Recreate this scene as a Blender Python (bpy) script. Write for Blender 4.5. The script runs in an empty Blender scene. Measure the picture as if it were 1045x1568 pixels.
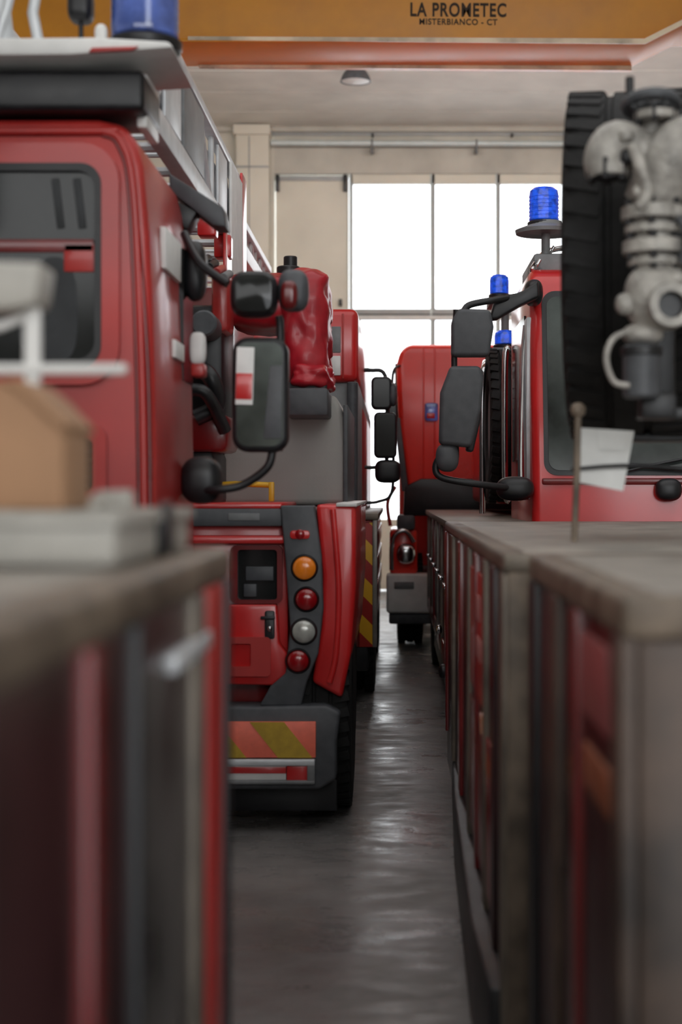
import bpy, bmesh, math, random
from mathutils import Vector, Matrix, noise
random.seed(3)
scene=bpy.context.scene
# ---- survey scale: level camera at eye height, metres recovered from a bearing and a depth along the aisle
F=2400.; U0=605.; V0=755.; EYE=1.5
def X(u,y): return (u-U0)*y/F
def Z(v,y): return EYE-(v-V0)*y/F
PI=math.pi
# ------------------------------------------------------------------ materials
def mat(name,col,rough=.5,metal=0.,var=.12,scale=6.,bump=0.,coat=0.,bscale=40.,emit=0,rvar=.1,dirt=None,spec=.5):
    m=bpy.data.materials.new(name); m.use_nodes=True; nt=m.node_tree; n=nt.nodes; l=nt.links
    b=n['Principled BSDF']
    tc=n.new('ShaderNodeTexCoord'); no=n.new('ShaderNodeTexNoise'); no.inputs['Scale'].default_value=scale; no.inputs['Detail'].default_value=6
    l.new(tc.outputs['Object'],no.inputs['Vector'])
    r=n.new('ShaderNodeValToRGB'); c=Vector(col)
    d=Vector(dirt) if dirt else c*(1-var*2)
    r.color_ramp.elements[0].position=.3; r.color_ramp.elements[1].position=.7
    r.color_ramp.elements[0].color=(*d,1); r.color_ramp.elements[1].color=(*(c*(1+var)),1)
    l.new(no.outputs['Fac'],r.inputs['Fac']); l.new(r.outputs['Color'],b.inputs['Base Color'])
    mr=n.new('ShaderNodeMapRange'); mr.inputs['To Min'].default_value=max(0.02,rough-rvar); mr.inputs['To Max'].default_value=min(1,rough+rvar)
    l.new(no.outputs['Fac'],mr.inputs['Value']); l.new(mr.outputs['Result'],b.inputs['Roughness'])
    b.inputs['Metallic'].default_value=metal; b.inputs['Specular IOR Level'].default_value=spec
    if coat: b.inputs['Coat Weight'].default_value=coat; b.inputs['Coat Roughness'].default_value=.12
    if bump:
        n2=n.new('ShaderNodeTexNoise'); n2.inputs['Scale'].default_value=bscale; n2.inputs['Detail'].default_value=4
        l.new(tc.outputs['Object'],n2.inputs['Vector'])
        bp=n.new('ShaderNodeBump'); bp.inputs['Strength'].default_value=bump; bp.inputs['Distance'].default_value=.02
        l.new(n2.outputs['Fac'],bp.inputs['Height']); l.new(bp.outputs['Normal'],b.inputs['Normal'])
    if emit:
        l.new(r.outputs['Color'],b.inputs['Emission Color']); b.inputs['Emission Strength'].default_value=emit
    return m
RED=mat('paint_red',(.44,.026,.022),.42,0,.13,2.2,coat=.3)
REDB=mat('paint_red_bright',(.62,.020,.020),.32,0,.1,2.6,coat=.5)
REDD=mat('paint_red_deep',(.18,.007,.008),.3,0,.2,3,coat=.4)
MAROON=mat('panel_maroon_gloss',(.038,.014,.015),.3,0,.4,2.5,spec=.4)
PINK=mat('reflective_pink',(.95,.19,.12),.45,0,.05,30)
YEL=mat('reflective_olive_yellow',(.52,.33,.03),.45,0,.08,30)
YPIPE=mat('paint_yellow',(.75,.42,.02),.4)
ALU=mat('aluminium_brushed',(.27,.25,.225),.4,.5,.18,9,rvar=.12)
ALUW=mat('aluminium_worn',(.18,.15,.12),.45,.35,.25,7,rvar=.15)
ALUL=mat('ladder_alloy',(.66,.68,.70),.4,.2,.08,9)
CHROME=mat('chrome_rail',(.6,.6,.61),.18,1,.05)
CAST=mat('cast_light_alloy',(.42,.395,.36),.5,.2,.25,14,bump=.3)
TAN=mat('worn_tan_rail',(.185,.142,.105),.5,.05,.3,9)
BROWN=mat('worn_brown_post',(.085,.055,.040),.5,.0,.35,5)
TOP=mat('dusty_top_sheet',(.33,.30,.265),.5,.1,.2,6)
WHT=mat('paint_white',(.76,.75,.73),.4,0,.06,8)
CREAM=mat('plastic_cream_white',(.46,.44,.40),.5,0,.1,8)
GREY=mat('plastic_grey',(.075,.079,.087),.5,0,.12,20)
GREYL=mat('painted_grey',(.21,.215,.22),.5,0,.15,8)
BLK=mat('plastic_black',(.012,.012,.014),.42,0,.2,15)
RUB=mat('tyre_rubber',(.016,.0155,.0155),.75,0,.3,10,bump=.2,spec=.3)
CARD=mat('cardboard',(.40,.225,.125),.8,0,.1,5)
PAPER=mat('paper_white',(.84,.84,.82),.8,0,.04,12)
ORANGE=mat('crane_orange',(.80,.36,.018),.4,0,.06,2,dirt=(.68,.29,.014))
CRANEHI=mat('crane_flange_glint',(.95,.85,.62),.3,.0,.25,3)  # pale colour paints the reflected light along the flange edges
INK=mat('stencil_ink',(.05,.035,.02),.7)
WALL=mat('wall_plaster_cream',(.66,.635,.56),.85,0,.07,1.5,bump=.1)
WALL2=mat('door_panel_cream',(.76,.725,.63),.7,0,.05,1.2,bump=.08)
LINT=mat('lintel_concrete',(.58,.56,.50),.85,0,.1,1.5,bump=.15)
CEIL=mat('ceiling_concrete',(.84,.81,.745),.85,0,.06,1.4,bump=.12)
FRM=mat('window_frame_grey',(.38,.39,.39),.5,.1,.05)
STEEL=mat('pipe_galvanised',(.62,.69,.69),.45,.2,.05)
TARP=mat('tarpaulin_red',(.46,.010,.022),.42,0,.15,9,coat=.2)
DGLASS=mat('glass_dark',(.016,.018,.018),.12,0,.3,3,rvar=.03,spec=.3)
SEAT=mat('seat_fabric_dark',(.04,.042,.045),.8,0,.2,8)
WSGLASS=mat('windscreen_glass',(.07,.085,.08),.1,0,.5,1.6,rvar=.03,spec=.45)
MIRG=mat('mirror_glass',(.16,.185,.175),.15,.75,.35,3,rvar=.04)
LAMPA=mat('lens_amber',(.75,.20,.015),.2,0,.05,30,coat=.6,emit=.1)
LAMPR=mat('lens_red',(.32,.006,.01),.2,0,.05,30,coat=.6)
LAMPW=mat('lens_clear',(.50,.50,.46),.2,.2,.1,30,coat=.6)
BLUE=mat('beacon_blue',(.012,.10,.80),.12,0,.3,30,coat=.8,emit=.4)
BLUED=mat('beacon_blue_pale',(.10,.16,.50),.15,0,.35,9,coat=.8,emit=.08)
SHUT=mat('shutter_grey',(.36,.35,.33),.55,.1,.05,3)
def addcheck(m,s,st):
    nt=m.node_tree;n=nt.nodes;l=nt.links
    tc=n.new('ShaderNodeTexCoord');mp=n.new('ShaderNodeMapping');mp.inputs['Rotation'].default_value=(0,PI/4,0)
    v=n.new('ShaderNodeTexChecker');v.inputs['Scale'].default_value=s
    bp=n.new('ShaderNodeBump');bp.inputs['Strength'].default_value=st;bp.inputs['Distance'].default_value=.01
    l.new(tc.outputs['Object'],mp.inputs[0]);l.new(mp.outputs[0],v.inputs['Vector']);l.new(v.outputs['Fac'],bp.inputs['Height']);l.new(bp.outputs['Normal'],n['Principled BSDF'].inputs['Normal'])
addcheck(SHUT,45,.35)
# worn, patchy concrete floor, slightly polished in places
def floor_mat():
    m=bpy.data.materials.new('floor_worn_concrete');m.use_nodes=True;nt=m.node_tree;n=nt.nodes;l=nt.links;b=n['Principled BSDF']
    tc=n.new('ShaderNodeTexCoord')
    a=n.new('ShaderNodeTexNoise');a.inputs['Scale'].default_value=1.1;a.inputs['Detail'].default_value=9;a.inputs['Roughness'].default_value=.6
    l.new(tc.outputs['Object'],a.inputs['Vector'])
    r=n.new('ShaderNodeValToRGB');r.color_ramp.elements[0].position=.32;r.color_ramp.elements[1].position=.7
    r.color_ramp.elements[0].color=(.115,.108,.105,1);r.color_ramp.elements[1].color=(.225,.212,.206,1)
    l.new(a.outputs['Fac'],r.inputs['Fac']);l.new(r.outputs['Color'],b.inputs['Base Color'])
    mp=n.new('ShaderNodeMapping');mp.inputs['Scale'].default_value=(.8,1.35,1);l.new(tc.outputs['Object'],mp.inputs[0])
    c=n.new('ShaderNodeTexNoise');c.inputs['Scale'].default_value=5.5;c.inputs['Detail'].default_value=5;c.inputs['Roughness'].default_value=.6;c.inputs['Distortion'].default_value=.3
    l.new(mp.outputs[0],c.inputs['Vector'])
    big=n.new('ShaderNodeTexNoise');big.inputs['Scale'].default_value=.8;big.inputs['Detail'].default_value=3
    l.new(tc.outputs['Object'],big.inputs['Vector'])
    ad=n.new('ShaderNodeMath');ad.operation='ADD';l.new(c.outputs['Fac'],ad.inputs[0]);l.new(big.outputs['Fac'],ad.inputs[1])
    mr=n.new('ShaderNodeMapRange');mr.inputs['From Min'].default_value=.8;mr.inputs['From Max'].default_value=1.2
    mr.inputs['To Min'].default_value=.19;mr.inputs['To Max'].default_value=.52
    l.new(ad.outputs[0],mr.inputs['Value']);l.new(mr.outputs['Result'],b.inputs['Roughness'])
    bp=n.new('ShaderNodeBump');bp.inputs['Strength'].default_value=.5;bp.inputs['Distance'].default_value=.011
    l.new(c.outputs['Fac'],bp.inputs['Height']);l.new(bp.outputs['Normal'],b.inputs['Normal'])
    return m
FLOOR=floor_mat()
def glass_pane():
    m=bpy.data.materials.new('window_glass');m.use_nodes=True;nt=m.node_tree;n=nt.nodes;l=nt.links
    n.remove(n['Principled BSDF']);o=n['Material Output']
    t=n.new('ShaderNodeBsdfTransparent');g=n.new('ShaderNodeBsdfGlossy');g.inputs['Roughness'].default_value=.05
    x=n.new('ShaderNodeMixShader');x.inputs[0].default_value=.06
    l.new(t.outputs[0],x.inputs[1]);l.new(g.outputs[0],x.inputs[2]);l.new(x.outputs[0],o.inputs[0]);return m
PANE=glass_pane()
def chev_mat():
    m=bpy.data.materials.new('hazard_chevrons');m.use_nodes=True;nt=m.node_tree;n=nt.nodes;l=nt.links;b=n['Principled BSDF']
    tc=n.new('ShaderNodeTexCoord');s=n.new('ShaderNodeSeparateXYZ');l.new(tc.outputs['Object'],s.inputs[0])
    a=n.new('ShaderNodeMath');a.operation='ADD';l.new(s.outputs['X'],a.inputs[0]);l.new(s.outputs['Z'],a.inputs[1])
    k=n.new('ShaderNodeMath');k.operation='MULTIPLY';k.inputs[1].default_value=3.6;l.new(a.outputs[0],k.inputs[0])
    f=n.new('ShaderNodeMath');f.operation='FRACT';l.new(k.outputs[0],f.inputs[0])
    r=n.new('ShaderNodeValToRGB');r.color_ramp.interpolation='CONSTANT';r.color_ramp.elements[0].color=(.80,.42,.02,1);r.color_ramp.elements[1].position=.5;r.color_ramp.elements[1].color=(.38,.02,.015,1)
    l.new(f.outputs[0],r.inputs['Fac']);l.new(r.outputs['Color'],b.inputs['Base Color']);b.inputs['Roughness'].default_value=.45;return m
CHEV=chev_mat()
# ------------------------------------------------------------------ geometry helpers
def link(o): scene.collection.objects.link(o)
def grp(name,loc):
    e=bpy.data.objects.new(name,None); e.location=loc; e.empty_display_size=.2; link(e); return e
def fin(bm,name,m,par=None,ang=.6):
    bmesh.ops.recalc_face_normals(bm,faces=bm.faces)
    for f in bm.faces: f.smooth=True
    for e in bm.edges:
        if len(e.link_faces)==2 and e.calc_face_angle(0)>ang: e.smooth=False
    me=bpy.data.meshes.new(name); bm.to_mesh(me); bm.free(); me.materials.append(m)
    o=bpy.data.objects.new(name,me); link(o)
    if par:
        o.parent=par; o.matrix_parent_inverse=Matrix.Translation(par.location).inverted()
    return o
def box(name,par,m,x0,x1,y0,y1,z0,z1,bev=.008,seg=2,rot=None):
    bm=bmesh.new(); bmesh.ops.create_cube(bm,size=1)
    sx,sy,sz=abs(x1-x0),abs(y1-y0),abs(z1-z0); c=Vector(((x0+x1)/2,(y0+y1)/2,(z0+z1)/2))
    bmesh.ops.scale(bm,vec=(sx,sy,sz),verts=bm.verts)
    bev=min(bev,min(sx,sy,sz)*.45)
    if bev>0: bmesh.ops.bevel(bm,geom=bm.edges[:],offset=bev,segments=seg,profile=.5,affect='EDGES')
    M=Matrix.Translation(c)
    if rot: M=M@Matrix.Rotation(rot[0],4,rot[1])
    bm.transform(M); return fin(bm,name,m,par)
def prism(name,par,m,pts,axis,a0,a1,bev=0.,seg=2):
    bm=bmesh.new()
    def P(p,a):
        return {'Y':(p[0],a,p[1]),'X':(a,p[0],p[1]),'Z':(p[0],p[1],a)}[axis]
    A=[bm.verts.new(P(p,a0)) for p in pts]; B=[bm.verts.new(P(p,a1)) for p in pts]; n=len(pts)
    bm.faces.new(A); bm.faces.new(B[::-1])
    for i in range(n): bm.faces.new((A[i],A[(i+1)%n],B[(i+1)%n],B[i]))
    bmesh.ops.recalc_face_normals(bm,faces=bm.faces)
    if bev: bmesh.ops.bevel(bm,geom=[e for e in bm.edges if e.calc_face_angle(0)>.5],offset=bev,segments=seg,profile=.5,affect='EDGES',clamp_overlap=True)
    return fin(bm,name,m,par)
def rr(x0,x1,z0,z1,r,n=6):
    p=[]
    for cx,cz,a in((x1-r,z1-r,0),(x0+r,z1-r,90),(x0+r,z0+r,180),(x1-r,z0+r,270)):
        for i in range(n+1):
            t=math.radians(a+90*i/n); p.append((cx+r*math.cos(t),cz+r*math.sin(t)))
    return p
def ring(name,par,m,outer,inner,axis,a0,a1):
    bm=bmesh.new()
    def P(p,a): return {'Y':(p[0],a,p[1]),'X':(a,p[0],p[1]),'Z':(p[0],p[1],a)}[axis]
    L=[[bm.verts.new(P(p,a)) for p in pts] for pts,a in((outer,a0),(outer,a1),(inner,a1),(inner,a0))]
    n=len(outer)
    for k in range(4):
        A,B=L[k],L[(k+1)%4]
        for i in range(n): bm.faces.new((A[i],A[(i+1)%n],B[(i+1)%n],B[i]))
    return fin(bm,name,m,par)
def lathe(name,par,m,prof,c,ax,n=32,closed=False):
    bm=bmesh.new(); q=Vector((0,0,1)).rotation_difference(Vector(ax).normalized()).to_matrix().to_4x4(); M=Matrix.Translation(Vector(c))@q
    rings=[]
    for r,t in prof:
        rings.append([bm.verts.new(M@Vector((max(r,1e-4)*math.cos(2*PI*i/n),max(r,1e-4)*math.sin(2*PI*i/n),t))) for i in range(n)])
    k=len(rings)
    for j in range(k if closed else k-1):
        A,B=rings[j],rings[(j+1)%k]
        for i in range(n): bm.faces.new((A[i],A[(i+1)%n],B[(i+1)%n],B[i]))
    if not closed:
        bm.faces.new(rings[0][::-1]); bm.faces.new(rings[-1])
    return fin(bm,name,m,par)
def cyl(name,par,m,p0,p1,r,n=20,r2=None):
    p0=Vector(p0);p1=Vector(p1);h=(p1-p0).length; r2=r if r2 is None else r2; b=min(.15*r,.1*h)
    return lathe(name,par,m,[(r-b,0),(r,b),(r2,h-b),(r2-b,h)],p0,p1-p0,n)
def tube(name,par,m,pts,r,n=10,sub=6,r1=None,closed=False):
    pts=[Vector(p) for p in pts]; path=[]
    if sub>1 and len(pts)>2:
        N=len(pts)
        for i in range(N if closed else N-1):
            if closed: a,b,c,d=pts[i-1],pts[i],pts[(i+1)%N],pts[(i+2)%N]
            else: a,b,c,d=pts[max(i-1,0)],pts[i],pts[i+1],pts[min(i+2,N-1)]
            for s in range(sub):
                t=s/sub; path.append(.5*((2*b)+(c-a)*t+(2*a-5*b+4*c-d)*t*t+(3*b-a-3*c+d)*t**3))
        if not closed: path.append(pts[-1])
    else: path=pts
    bm=bmesh.new(); K=len(path); prev=None; rings=[]
    for i,p in enumerate(path):
        if closed: t=(path[(i+1)%K]-path[i-1]).normalized()
        else: t=(path[min(i+1,K-1)]-path[max(i-1,0)]).normalized()
        if prev is None:
            u=t.orthogonal().normalized()
        else: u=(prev-t*prev.dot(t)).normalized()
        prev=u; w=t.cross(u); rad=r if r1 is None else r+(r1-r)*i/(K-1)
        rings.append([bm.verts.new(p+rad*(u*math.cos(2*PI*j/n)+w*math.sin(2*PI*j/n))) for j in range(n)])
    for i in range(K if closed else K-1):
        A,B=rings[i],rings[(i+1)%K]
        for j in range(n): bm.faces.new((A[j],A[(j+1)%n],B[(j+1)%n],B[j]))
    if not closed: bm.faces.new(rings[0][::-1]); bm.faces.new(rings[-1])
    return fin(bm,name,m,par,1.0)
def blob(name,par,m,c,s,rx=.25,amp=.0,seed=0,freq=8.,sub=4):
    """soft rounded box with optional fabric folds"""
    bm=bmesh.new(); bmesh.ops.create_cube(bm,size=2)
    bmesh.ops.subdivide_edges(bm,edges=bm.edges[:],cuts=2**sub-1,use_grid_fill=True)
    p=1/rx
    for v in bm.verts:
        q=v.co.copy(); L=(abs(q.x)**p+abs(q.y)**p+abs(q.z)**p)**(1/p); q/=L
        w=Vector((q.x*s[0],q.y*s[1],q.z*s[2]))
        if amp:
            f=noise.noise(Vector((w.x*freq+seed,w.y*freq,w.z*freq*1.6)))+.5*noise.noise(Vector((w.x*freq*2.2+seed,w.y*freq,w.z*freq*3)))
            w+=q.normalized()*amp*f
        v.co=w+Vector(c)
    return fin(bm,name,m,par,1.2)
def tyre(par,c,R,w,axis=(1,0,0),tread=True,nm='tyre',lug=.03):
    h=w/2; R0=R*.58
    prof=[(R0,-h*.75),(R0+.02,-h*.9),(R*.8,-h*1.0),(R*.93,-h*.97),(R*.985,-h*.86),(R,-h*.7),(R,-h*.36),(R-.014,-h*.33),(R-.014,-h*.25),(R,-h*.22),
          (R,h*.22),(R-.014,h*.25),(R-.014,h*.33),(R,h*.36),(R,h*.7),(R*.985,h*.86),(R*.93,h*.97),(R*.8,h),(R0+.02,h*.9),(R0,h*.75)]
    lathe(nm,par,RUB,prof,c,axis,56,True)
    if tread:
        bm=bmesh.new(); q=Vector((0,0,1)).rotation_difference(Vector(axis).normalized()).to_matrix().to_4x4()
        N=46
        for i in range(N):
            for sgn in(-1,1):
                a=2*PI*(i+(.5 if sgn>0 else 0))/N
                r=bmesh.ops.create_cube(bm,size=1)
                M=Matrix.Translation(Vector(c))@q@Matrix.Rotation(a,4,'Z')@Matrix.Translation((R-.004,0,sgn*h*.66))@Matrix.Rotation(.2*sgn,4,'X')@Matrix.Diagonal((lug,2*PI*R/N*.6,h*.52,1))
                bmesh.ops.transform(bm,matrix=M,verts=r['verts'])
        fin(bm,nm+'_tread',RUB,par)
    lathe(nm+'_rim',par,GREYL,[(R0,-h*.7),(R0*.93,-h*.65),(R0*.85,-h*.25),(R0*.5,-h*.2),(R0*.42,-h*.55),(.02,-h*.6),(.02,h*.6),(R0*.42,h*.55),(R0*.5,h*.2),(R0*.85,h*.25),(R0*.93,h*.65),(R0,h*.7)],c,axis,32)
def wheel(par,x,y,R=.48,w=.3,nm='wheel'):
    tyre(par,(x,y,R+.013),R,w,(1,0,0),True,nm)
def mirror(par,x0,x1,z0,z1,y,d=.09,nm='mirror',hm=None,r=.04,g=None):
    hm=hm or BLK
    prism(nm+'_housing',par,hm,rr(x0,x1,z0,z1,r),'Y',y,y+d,.018,3)
    prism(nm+'_glass',par,g or MIRG,rr(x0+.018,x1-.018,z0+.02,z1-.02,r*.7),'Y',y-.007,y+.001)
def beacon(par,x,y,z,r=.07,h=.16,m=None,nm='beacon',groove=.955):
    m=m or BLUE
    lathe(nm+'_base',par,BLK,[(r*1.05,0),(r*1.1,.01),(r*1.1,.03),(r*.95,.04)],(x,y,z),(0,0,1),28)
    pr=[(r*.95,.04)]
    for i in range(7):
        pr+= [(r,.045+(h-.08)*i/7),(r*groove,.05+(h-.08)*(i+.7)/7)]
    pr+=[(r*.93,h-.02),(r*.7,h-.004),(.01,h)]
    lathe(nm+'_lens',par,m,pr,(x,y,z),(0,0,1),28)
# ================================================================== ROOM
H=7.1; YB=24.
RX0,RX1,RY0=-8.,9.5,-5.
box('floor',None,FLOOR,RX0,RX1,RY0,YB+8,-.2,0,0)
bm=bmesh.new(); y=RY0
while y<YB+.2:
    w=1.12; r=bmesh.ops.create_cube(bm,size=1)
    bmesh.ops.transform(bm,matrix=Matrix.Translation(((RX0+RX1)/2,y+w/2,H+.15))@Matrix.Diagonal((RX1-RX0,w-.035,.3,1)),verts=r['verts'])
    r=bmesh.ops.create_cube(bm,size=1)
    bmesh.ops.transform(bm,matrix=Matrix.Translation(((RX0+RX1)/2,y+w,H+.2))@Matrix.Diagonal((RX1-RX0,.06,.3,1)),verts=r['verts'])
    y+=w
fin(bm,'ceiling',CEIL)
box('wall_left',None,WALL,RX0-.3,RX0,RY0,YB,0,H,0)
box('wall_right',None,WALL,RX1,RX1+.3,RY0,YB,0,H,0)
dx0,dx1,dz=X(420,24),5.6,Z(266,24)
def wallmesh(name,m,parts):
    bm=bmesh.new()
    for x0,x1,y0,y1,z0,z1 in parts:
        r=bmesh.ops.create_cube(bm,size=1)
        bmesh.ops.transform(bm,matrix=Matrix.Translation(((x0+x1)/2,(y0+y1)/2,(z0+z1)/2))@Matrix.Diagonal((x1-x0,y1-y0,z1-z0,1)),verts=r['verts'])
    return fin(bm,name,m)
box('wall_back_left',None,WALL,RX0,dx0,YB,YB+.3,0,H,0)
box('wall_back_right',None,WALL,dx1,RX1,YB,YB+.3,0,H,0)
box('wall_back_upper',None,LINT,dx0,dx1,YB,YB+.3,dz,H,0)
t2=grp('trim_2',(X(390,24),YB-.2,3))
box('pilaster',t2,WALL2,X(364,24),X(414,24),YB-.25,YB,0,Z(212,24),.01)
box('pilaster_cap',t2,WALL2,X(360,24),X(416,24),YB-.3,YB,Z(212,24),Z(197,24),.01)
box('pilaster_joint',t2,FRM,X(364,24),X(414,24),YB-.256,YB-.25,Z(262,24),Z(259,24),.002)
box('pilaster_groove',t2,FRM,X(383,24),X(385,24),YB-.256,YB-.25,3.,Z(214,24),.002)
t3=box('trim_3',None,LINT,X(300,24),RX1,YB-.08,YB,Z(203,24),H,.01)
box('trim_4',None,FRM,X(414,24),RX1,YB-.03,YB-.001,Z(203,24)-.05,Z(203,24),.005)
tr=grp('trim_1',(0,YB-.2,6.8))
cyl('rail',tr,STEEL,(X(415,23.8),YB-.2,Z(219,23.8)),(5.4,YB-.2,Z(221,23.8)),.045)
for u in(570,730,900):
    box('bracket',tr,BLK,X(u-2.5,23.8),X(u+2.5,23.8),YB-.22,YB,Z(232,23.8),Z(226,23.8),.005)
    box('hanger',tr,GREYL,X(u-1.5,23.8),X(u+1.5,23.8),YB-.25,YB-.15,Z(236,23.8),Z(214,23.8),.005)
for u in(571,784): box('bolt',tr,BLK,X(u-1.5,24),X(u+1.5,24),YB-.1,YB,Z(211,24),Z(206,24),.003)
d1=grp('door_1',((dx0+X(535,24))/2,YB,0))
box('leaf',d1,WALL2,dx0+.02,X(535,24)-.01,YB+.05,YB+.13,.02,dz-.02,.01)
box('leaf_head',d1,FRM,dx0+.01,X(535,24)-.01,YB+.02,YB+.05,dz-.1,dz-.03,.005)
for u in(425,529):
    box('hinge',d1,BLK,X(u-3,24),X(u+3,24),YB-.04,YB+.05,Z(293,24),Z(268,24),.005)
box('handle',d1,BLK,X(519,24),X(524,24),YB-.03,YB+.05,Z(468,24),Z(458,24),.005)
win=grp('window_1',(2.4,YB+.1,4))
mull=[(536,541),(660,667),(760,767),(866,874),(968,976),(1070,1078),(1150,1164)]
zt=Z(281,24);zm1=Z(473,24);zm0=Z(490,24)
for i,(a,b) in enumerate(mull):
    box('mullion_%d'%i,win,FRM,X(a,24),X(b,24),YB,YB+.12,1.1,dz-.005,.01)
    box('mullion_lip_%d'%i,win,STEEL,X(a,24)-.01,X(a,24)+.02,YB-.03,YB,1.1,dz-.01,.004)
xe=X(1164,24)
box('head_rail',win,WALL2,X(535,24),xe,YB,YB+.12,zt,dz-.005,.01)
box('mid_rail',win,FRM,X(535,24),xe,YB-.02,YB+.12,zm0+.04,zm1,.01)
box('mid_rail_ledge',win,WHT,X(535,24),xe,YB-.05,YB+.1,zm0,zm0+.06,.01)
box('mid_rail_line',win,BLK,X(535,24),xe,YB-.03,YB,zm0+.075,zm0+.09,.002)
box('low_leaf',win,WALL2,X(535,24),xe,YB,YB+.12,.02,1.1,.01)
box('low_stile',win,FRM,X(541,24),X(552,24),YB,YB+.12,1.1,zm0,.01)
for i in range(len(mull)-1):
    for j,(za,zb) in enumerate(((zm1,zt),(1.1,zm0))):
        box('pane_%d_%d'%(i,j),win,PANE,X(mull[i][1],24),X(mull[i+1][0],24),YB+.06,YB+.07,za,zb,0)
wallmesh('wall_front',WALL,[(RX0,1.2,RY0-.3,RY0,0,H),(4.8,RX1,RY0-.3,RY0,0,H),(1.2,4.8,RY0-.3,RY0,4.6,H)])
cl=grp('ceiling_lamp',(X(545,20.5),20.5,H-.03))
lathe('dome',cl,GREY,[(.03,.0),(.06,-.02),(.10,-.05),(.15,-.10),(.185,-.16),(.205,-.22),(.19,-.22),(.14,-.1)],(X(545,20.5),20.5,H-.0),(0,0,1),28)
lathe('lens',cl,WHT,[(.185,-.215),(.1,-.235),(.01,-.24)],(X(545,20.5),20.5,H-.0),(0,0,1),28)
# ================================================================== BRIDGE CRANE
YC=14.
cr=grp('bridge_crane',(0,YC,5.8))
def cx(u): return X(u,YC)
def cz(v): return Z(v,YC)
zb=cz(61)
prism('box_girder',cr,ORANGE,[(RX0+.35,zb),(cx(985),zb-.02),(cx(1050),zb+.17),(RX1-.35,zb+.45),(RX1-.35,zb+1.15),(RX0+.35,zb+1.15)],'Y',YC,YC+.62,.01)
bot=[(RX0+.35,zb-.0),(cx(985),zb-.02),(cx(1050),zb+.17),(RX1-.35,zb+.45)]
prism('bottom_flange',cr,ORANGE,bot+[(p[0],p[1]-.03) for p in bot[::-1]],'Y',YC-.09,YC+.72,.004)
prism('flange_edge_glint',cr,CRANEHI,[(cx(290),zb+.003),(cx(985),zb-.017),(cx(1050),zb+.173),(cx(1052),zb+.13),(cx(986),zb-.065),(cx(290),zb-.03)],'Y',YC-.1,YC-.088)  # near edge glint painted as a pale strip
prism('flange_far_edge_glint',cr,CRANEHI,[(cx(290),zb-.03),(cx(985),zb-.045),(cx(985),zb-.095),(cx(290),zb-.06)],'Y',YC+.66,YC+.73)  # far edge glint, same painted highlight
box('top_rail',cr,GREYL,RX0+.4,RX1-.4,YC+.28,YC+.34,zb+1.15,zb+1.2,.004)
for xx in(RX0+.02,RX1-.32):
    box('end_carriage',cr,ORANGE,xx,xx+.3,YC-1.2,YC+1.8,zb+.6,zb+.95,.02)
    box('runway_beam',cr,GREYL,xx,xx+.3,RY0+.1,YB-.4,zb+.3,zb+.58,.01)
box('uplight_fill_housing',cr,GREYL,-4,6,YC+.75,YC+1.05,zb+.35,zb+.42,.01)  # housing added for the hidden ceiling uplight
def text(s,x,z,size,off,par,sx=1,rot=0,sp=1.1):
    c=bpy.data.curves.new('lettering','FONT'); c.body=s; c.size=size; c.align_x='CENTER'; c.offset=off; c.extrude=.002; c.space_character=sp
    o=bpy.data.objects.new('lettering',c); link(o); o.rotation_euler=(PI/2,rot,0); o.location=(x,YC-.004,z); o.scale=(sx,1,1)
    c.materials.append(INK); dg=bpy.context.evaluated_depsgraph_get(); dg.update()
    me=bpy.data.meshes.new_from_object(o.evaluated_get(dg)); mo=bpy.data.objects.new('lettering',me); link(mo)
    bpy.context.view_layer.update(); mw=o.matrix_world.copy(); bpy.data.objects.remove(o)
    mo.parent=par; mo.matrix_parent_inverse=Matrix.Translation(par.location).inverted(); mo.matrix_basis=mw
    return mo
text('LA PROMETEC',cx(702),cz(25),.168,.0042,cr,.73,math.radians(.5),1.12)
text('MISTERBIANCO - CT',cx(702),cz(38),.075,.0013,cr,.92,math.radians(.5),1.12)
# ================================================================== LEFT: LADDER TRUCK (cab seen from behind)
Y5=5.0; Y5b=5.95
L=grp('ladder_fire_truck',(-1.9,5.6,0))
def x5(u): return X(u,Y5)
def z5(v): return Z(v,Y5)
prof=[(x5(240),.75),(x5(239),z5(700)),(x5(236),z5(560)),(x5(228),z5(360)),(x5(219),z5(255)),(x5(208),z5(215)),(x5(190),z5(191)),(x5(150),z5(182)),(-3.0,z5(181)),(-3.1,z5(220)),(-3.13,z5(560)),(-3.13,.75)]
prism('cab_shell',L,RED,prof,'Y',Y5,Y5b,.025,3)
tube('drip_seam',L,RED,[(-3.0,Y5-.002,z5(203)),(x5(90),Y5-.002,z5(201)),(x5(160),Y5-.002,z5(202)),(x5(188),Y5-.002,z5(222)),(x5(205),Y5-.002,z5(300)),(x5(217),Y5-.002,z5(560)),(x5(221),Y5-.002,z5(800)),(x5(221),Y5-.002,.8)],.014,8)
tube('corner_gutter',L,REDD,[(x5(197),Y5-.0,z5(240)),(x5(208),Y5-.0,z5(320)),(x5(226),Y5-.0,z5(560)),(x5(230),Y5-.0,z5(800))],.009,8)
tube('roof_gutter',L,REDD,[(-3.0,Y5-.0,z5(208)),(x5(90),Y5-.0,z5(206)),(x5(158),Y5-.0,z5(208)),(x5(183),Y5-.0,z5(228)),(x5(198),Y5-.0,z5(300)),(x5(209),Y5-.0,z5(560)),(x5(213),Y5-.0,z5(800))],.007,8)
ring('rear_window_surround',L,RED,rr(-2.5,x5(185),z5(590),z5(222),.12),rr(-2.42,x5(152),z5(556),z5(260),.06),'Y',Y5-.035,Y5+.01)
ring('rear_window_seal',L,BLK,rr(-2.44,x5(158),z5(563),z5(253),.065),rr(-2.4,x5(148),z5(551),z5(265),.055),'Y',Y5-.04,Y5+.0)
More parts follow.
